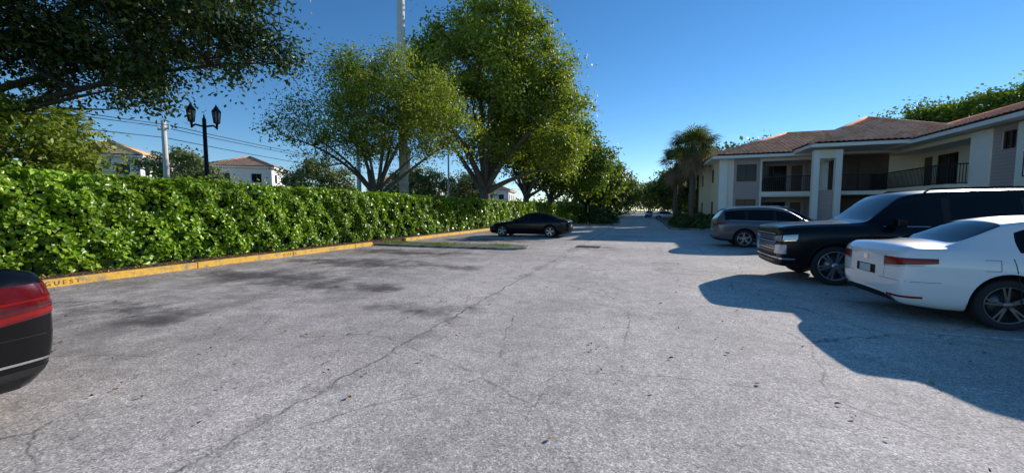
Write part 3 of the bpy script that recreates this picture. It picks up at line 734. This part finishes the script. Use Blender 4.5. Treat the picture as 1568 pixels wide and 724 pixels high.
    def lathe(cx,cz,sd,prof,mi_):
        vs=[]
        for (r_,o_) in prof:
            for k in range(N_):
                t=2*math.pi*k/N_; vs.append((cx+r_*math.cos(t),sd*(W-.015-o_),cz+r_*math.sin(t)))
        wh.add(vs,[(i*N_+k,i*N_+(k+1)%N_,(i+1)*N_+(k+1)%N_,(i+1)*N_+k) for i in range(len(prof)-1) for k in range(N_)],mi_,True)
    rr=wr*K.get('rim',.70)
    for wx in wheels:
        for sd in (-1,1):
            lathe(wx,wr,sd,[(rr,.02),(rr*1.03,.008),(wr*.86,.0),(wr*.95,.012),(wr*.99,.035),(wr,.06),(wr,.17),(wr*.97,.2),(rr,.22)],0)
            lathe(wx,wr,sd,[(rr,.02),(rr*.975,.016),(rr*.93,.03),(rr*.92,.2)],1)
            lathe(wx,wr,sd,[(rr*.95,.13),(.001,.13)],2)
            lathe(wx,wr,sd,[(rr*.2,.06),(rr*.2,.03),(rr*.17,.022),(.001,.02)],1)
            lathe(wx,wr,sd,[(rr*.62,.128),(rr*.62,.115),(.001,.113)],3)
            ns=K['spokes']
            for s in range(ns):
                t=2*math.pi*s/ns+.2
                for sp in ((0,) if not K.get('split') else (-K['split'],K['split'])):
                    t2=t+sp; c,sn=math.cos(t2),math.sin(t2); wd=K.get('sw',.022)
                    def pt(r_,q,o_): return (wx+r_*c-q*sn,sd*(W-.015-o_),wr+r_*sn+q*c)
                    vs=[pt(rr*.12,-wd,.03),pt(rr*.12,wd,.03),pt(rr*.95,wd*.8,.022),pt(rr*.95,-wd*.8,.022),pt(rr*.12,-wd,.08),pt(rr*.12,wd,.08),pt(rr*.95,wd*.8,.06),pt(rr*.95,-wd*.8,.06)]
                    wh.add(vs,[(0,1,2,3),(4,7,6,5),(0,4,5,1),(1,5,6,2),(2,6,7,3),(3,7,4,0)],1)
    wh.build('wheels',[M['tyre'],K.get('alloy',M['alloy']),M['plastic'],M['alloyD']],e)
    return e

SED=[(0.0,.58,.30,.58,.40,.61),(.08,.74,.21,.66,.55,.69),(.32,.85,.18,.75,.62,.79),(.88,.885,.18,.84,.66,.88),(1.33,.89,.18,.91,.68,.95),(1.45,.89,.18,.93,.67,.99),(2.12,.89,.18,.95,.57,1.37),(2.55,.89,.18,.96,.57,1.44),(3.10,.89,.18,.975,.57,1.43),(3.46,.885,.18,.99,.56,1.36),(4.02,.875,.18,1.01,.63,1.085),(4.18,.87,.19,1.015,.64,1.06),(4.52,.85,.23,1.01,.67,1.05),(4.61,.83,.27,.97,.65,1.01),(4.68,.75,.37,.88,.58,.91)]
def seams(side,xs,z0,z1,mi=0):
    for sd in (-1,1):
        for x,dx in xs: side(sd,[(x-.005,z0),(x+.005,z0),(x+dx+.005,z1),(x+dx-.005,z1)],mi,.0025,1,8)
def sedan_fn(chrome=False,dark=False):
    def fn(side,endp,wrap,D,L,W):
        seams(side,[(1.42,.05),(2.48,.0),(3.42,.12)],.28,.93)
        for sd in (-1,1):
            side(sd,[(1.4,.255),(3.35,.255),(3.35,.265),(1.4,.265)],0,.003,20,1)
            side(sd,[(2.47,.955),(2.56,.955),(2.58,1.33),(2.49,1.33)],0,.004,2,6)
            side(sd,[(3.16,.965),(3.20,.965),(3.20,1.31),(3.16,1.31)],0,.004,1,6)
            side(sd,[(3.66,.76),(3.82,.76),(3.82,.765),(3.66,.765)],0,.003,4,1); side(sd,[(3.66,.90),(3.82,.90),(3.82,.905),(3.66,.905)],0,.003,4,1)
            side(sd,[(3.66,.76),(3.665,.76),(3.665,.905),(3.66,.905)],0,.003,1,4)
            for hx in (2.22,3.18): side(sd,[(hx,.80),(hx+.2,.805),(hx+.2,.83),(hx,.825)],5,.022,4,2)
            side(sd,[(1.6,.945),(3.42,.965),(3.42,.975),(1.6,.955)],1 if chrome else 0,.006,24,1)
            if chrome:
                wrap(False,sd,10,72,.68,.94,.78,.95,2)
                wrap(False,sd,12,66,.70,.735,.79,.815,8,.009); wrap(False,sd,12,66,.82,.835,.85,.865,8,.009)
                wrap(False,sd,10,70,.775,.782,.82,.826,0,.011)
                wrap(False,sd,0,78,.60,.605,.60,.605,0,.003); wrap(False,sd,10,60,.34,.39,.34,.39,0,.004)
            else: wrap(False,sd,12,74,.765,.895,.835,.90,2)
            wrap(True,sd,22,68,.56,.66,.62,.72,3)
            if not chrome:
                wrap(False,sd,20,60,.345,.375,.345,.375,2,.005)
                wrap(False,sd,0,78,.575,.580,.575,.580,0,.002); wrap(False,sd,12,60,.75,.755,.80,.805,0,.003)
            if chrome: wrap(False,sd,0,66,.43,.445,.43,.445,1,.010)
            endp(False,[(sd*.46,.58),(sd*.465,.58),(sd*.50,.93),(sd*.495,.93)],0,.002,1,8)
        endp(True,[(-.5,.30),(.5,.30),(.55,.44),(-.55,.44)],0,.004); endp(True,[(-.42,.52),(.42,.52),(.45,.59),(-.45,.59)],0,.005)
        endp(True,[(-.42,.50),(.42,.50),(.42,.508),(-.42,.508)],1,.008)
        endp(False,[(-.26,.60),(.26,.60),(.26,.73),(-.26,.73)],0,.003); endp(False,[(-.155,.61),(.155,.61),(.155,.72),(-.155,.72)],4,.012)
        endp(False,[(-.66,.295),(.66,.295),(.62,.345),(-.62,.345)],0,.004)
        endp(False,[(-.05,.80),(.05,.80),(.05,.88),(-.05,.88)],1,.007,4,4)
        if chrome: endp(False,[(-.4,.43),(.4,.43),(.4,.445),(-.4,.445)],1,.010,20,1)
    return fn
make_car('white_sedan_car',(8.02,7.52,0),math.pi,SED,{'fn':sedan_fn(),'mirror':(1.62,.98),'spokes':5,'split':.13,'sw':.014,'alloy':M['alloyD'],'rim':.73},paint('white_car_paint',(.82,.80,.77),0,.3),(.90,3.56),.33,(5,9),5,9,'sedan')
make_car('black_sedan_car',(-9.0,.74,0),0,SED,{'fn':sedan_fn(True),'mirror':(1.62,.98),'spokes':5,'split':.15,'sw':.016,'tail':M['redD']},paint('black_car_paint',(.004,.004,.005),0,.25,.15,.25),(.90,3.56),.33,(5,9),5,9,'sedan',scale=(1.045,1.03,1.08))
FAST=[(0.0,.58,.30,.56,.40,.59),(.08,.76,.21,.64,.55,.67),(.32,.87,.18,.73,.62,.77),(.92,.92,.17,.82,.66,.86),(1.45,.925,.17,.88,.68,.92),(1.58,.925,.17,.90,.67,.96),(2.30,.925,.17,.93,.57,1.33),(2.75,.925,.17,.94,.57,1.40),(3.25,.925,.17,.955,.57,1.385),(3.65,.92,.17,.97,.56,1.30),(4.45,.90,.18,1.0,.63,1.045),(4.62,.88,.19,1.0,.62,1.03),(4.80,.83,.24,.96,.58,.98),(4.88,.7,.36,.84,.5,.86)]
make_car('black_fastback_car',(-8.8,22.2,0),0,FAST,{'fn':sedan_fn(),'mirror':(1.75,.96),'spokes':5,'split':.14,'sw':.018,'alloy':M['alloy'],'tail':M['redD']},paint('gloss_black_paint',(.005,.005,.006),0,.2,.15,.25),(.92,3.80),.34,(5,9),5,9,'sedan')
BIG=[(0.0,.88,.42,1.04,.70,1.08),(.05,.96,.33,1.13,.78,1.18),(.22,1.0,.30,1.18,.82,1.23),(.95,1.02,.29,1.21,.84,1.27),(1.42,1.03,.29,1.22,.83,1.29),(1.55,1.03,.29,1.22,.80,1.33),(2.12,1.03,.29,1.23,.76,1.84),(2.44,1.03,.29,1.235,.77,1.915),(3.8,1.03,.29,1.24,.77,1.935),(4.65,1.02,.29,1.245,.76,1.92),(5.14,1.01,.29,1.25,.76,1.87),(5.29,.98,.31,1.23,.82,1.34),(5.36,.90,.4,1.1,.76,1.15)]
def big_fn(side,endp,wrap,D,L,W):
    seams(side,[(1.55,.02),(2.72,.0),(3.78,.1)],.42,1.19)
    for sd in (-1,1):
        side(sd,[(1.5,.40),(3.6,.40),(3.6,.44),(1.5,.44)],1,.006,16,2)
        side(sd,[(2.66,1.245),(2.78,1.245),(2.78,1.78),(2.66,1.78)],0,.004,2,6)
        side(sd,[(3.80,1.25),(3.92,1.25),(3.90,1.78),(3.78,1.78)],0,.004,2,6)
        side(sd,[(1.75,1.225),(4.75,1.235),(4.75,1.245),(1.75,1.235)],1,.008,30,1)
        for hx in (2.42,3.48): side(sd,[(hx,1.05),(hx+.24,1.055),(hx+.24,1.085),(hx,1.08)],1,.03,4,2)
        wrap(True,sd,8,66,.88,.97,.94,1.04,3,.006,.55,.45); wrap(True,sd,10,60,.975,.995,1.04,1.055,0,.008,.55,.45)
        wrap(True,sd,14,50,.60,.80,.62,.82,3,.007,.55,.45); wrap(True,sd,8,62,.50,.53,.50,.53,1,.01,.55,.45)
        wrap(True,sd,5,64,.85,.868,.91,.928,1,.010,.55,.45)
        wrap(False,sd,30,75,.80,1.2,.8,1.2,2,.006)
        D.path([(2.45,sd*.73,1.90),(2.55,sd*.73,1.965),(3.6,sd*.73,1.985),(4.6,sd*.72,1.965),(4.75,sd*.72,1.90)],[.018]*5,6,0)
        D.box((1.9,min(sd*.9,sd*1.06),.33),(3.9,max(sd*.9,sd*1.06),.37),0)
    endp(True,[(-.62,.66),(.62,.66),(.64,1.02),(-.64,1.02)],0,.006,16,6)
    for z in (.69,.74,.79,.91,.96): endp(True,[(-.6,z),(.6,z),(.6,z+.018),(-.6,z+.018)],1,.02,20,1)
    endp(True,[(-.72,.835),(.72,.835),(.72,.875),(-.72,.875)],1,.03,20,1); endp(True,[(-.66,1.02),(.66,1.02),(.66,1.045),(-.66,1.045)],1,.02,20,1)
    endp(True,[(-.7,.45),(.7,.45),(.68,.60),(-.68,.60)],0,.006,16,3); endp(True,[(-.6,.5),(.6,.5),(.6,.52),(-.6,.52)],1,.015,16,1)
blk=paint('suv_black_paint',(.004,.004,.005),0,.25,.15,.25)
make_car('black_suv_car',(2.78,10.58,0),0,BIG,{'fn':big_fn,'mirror':(1.92,1.28),'spokes':6,'split':.13,'sw':.02,'alloy':M['alloy'],'rim':.74,'boxy':True},blk,(.98,4.05),.405,(5,10),5,10,'suv')
CRO=[(0.0,.68,.36,.80,.5,.84),(.08,.82,.27,.89,.6,.94),(.36,.89,.24,.97,.66,1.02),(.95,.915,.23,1.02,.68,1.07),(1.3,.92,.23,1.04,.68,1.10),(1.42,.92,.23,1.05,.67,1.14),(2.1,.92,.23,1.065,.61,1.58),(2.6,.92,.23,1.08,.62,1.675),(3.4,.92,.23,1.10,.62,1.675),(4.05,.91,.23,1.125,.60,1.63),(4.35,.90,.23,1.14,.60,1.57),(4.60,.87,.27,1.10,.66,1.20),(4.70,.77,.36,.98,.56,1.02)]
def cro_fn(side,endp,wrap,D,L,W):
    seams(side,[(1.42,.04),(2.5,.0),(3.45,.12)],.34,1.04)
    for sd in (-1,1):
        side(sd,[(2.48,1.09),(2.58,1.09),(2.58,1.55),(2.48,1.55)],0,.004,2,6); side(sd,[(3.5,1.12),(3.6,1.12),(3.58,1.54),(3.48,1.54)],0,.004,2,6)
        side(sd,[(1.65,1.07),(4.2,1.125),(4.2,1.14),(1.65,1.085)],1,.007,30,1)
        side(sd,[(1.4,.33),(3.3,.33),(3.3,.36),(1.4,.36)],1,.006,16,1)
        for hx in (2.2,3.2): side(sd,[(hx,.93),(hx+.2,.935),(hx+.2,.96),(hx,.955)],5,.025,4,2)
        wrap(False,sd,18,74,.90,1.03,.98,1.06,2); wrap(True,sd,22,68,.72,.82,.78,.88,3)
        wrap(False,sd,15,55,.42,.45,.42,.45,2)
        D.path([(2.3,sd*.60,1.66),(2.4,sd*.60,1.725),(3.9,sd*.59,1.71),(4.05,sd*.59,1.64)],[.016]*4,6,1)
    endp(False,[(-.26,.66),(.26,.66),(.26,.80),(-.26,.80)],0,.004); endp(False,[(-.155,.67),(.155,.67),(.155,.78),(-.155,.78)],4,.012)
    endp(False,[(-.7,.28),(.7,.28),(.7,.42),(-.7,.42)],0,.004); endp(False,[(-.45,.86),(.45,.86),(.45,.88),(-.45,.88)],1,.008)
    endp(True,[(-.45,.5),(.45,.5),(.5,.78),(-.5,.78)],0,.006)
KC=lambda:{'fn':cro_fn,'mirror':(1.7,1.12),'spokes':5,'split':.14,'sw':.016,'rim':.72}
make_car('grey_crossover_car',(7.62,19.15,0),math.pi,CRO,KC(),paint('grey_car_paint',(.11,.105,.105),.3,.3,.6),(.92,3.62),.36,(5,10),5,10,'suv')
make_car('dark_suv_car',(9.0,22.7,0),math.pi,CRO,KC(),paint('dark_blue_paint',(.02,.022,.03),.2,.3,.5),(.92,3.62),.36,(5,10),5,10,'suv')
make_car('silver_sedan_car',(6.0,70,0),math.pi,SED,{'fn':sedan_fn(),'mirror':(1.62,.98),'spokes':5},paint('silver_paint',(.5,.5,.52),.4,.3),(.90,3.56),.33,(5,9),5,9,'sedan')
make_car('dark_sedan_car',(1.2,84,0),rad(90),SED,{'fn':sedan_fn(),'mirror':(1.62,.98),'spokes':5},paint('charcoal_paint',(.04,.04,.045),.2,.3),(.90,3.56),.33,(5,9),5,9,'sedan')

# ------------------------------------------------------------------ light
SD=Vector((1.5,2.34,1.02)).normalized()
el=math.asin(SD.z); az=math.atan2(SD.x,SD.y)
w=bpy.data.worlds.new('World'); scene.world=w; w.use_nodes=True; nt=w.node_tree; nt.nodes.clear()
sky=nt.nodes.new('ShaderNodeTexSky'); sky.sky_type='NISHITA'; sky.sun_disc=False; sky.sun_elevation=el; sky.sun_rotation=az
sky.air_density=1.0; sky.dust_density=.0; sky.ozone_density=3.3; sky.altitude=1100
hs=nd(nt,'ShaderNodeHueSaturation',{'Color':sky.outputs[0],'Saturation':1.2})
bg=nd(nt,'ShaderNodeBackground',{'Color':hs.outputs[0],'Strength':.15}); o=nt.nodes.new('ShaderNodeOutputWorld'); nt.links.new(bg.outputs[0],o.inputs[0])
sl=bpy.data.lights.new('sun','SUN'); sl.energy=5; sl.angle=rad(.5); sl.color=(1,.95,.87)
so=bpy.data.objects.new('sun',sl); so.rotation_euler=SD.to_track_quat('Z','Y').to_euler(); link(so)
cam=bpy.data.cameras.new('camera'); cam.sensor_width=36; cam.lens=36*590/1568; cam.clip_end=3000; cam.clip_start=.05
co=bpy.data.objects.new('camera',cam); co.location=(0,0,1.55); co.rotation_euler=(rad(90-3.88),0,rad(18.8)); link(co); scene.camera=co
scene.view_settings.view_transform='Standard'; scene.view_settings.look='None'; scene.view_settings.exposure=0
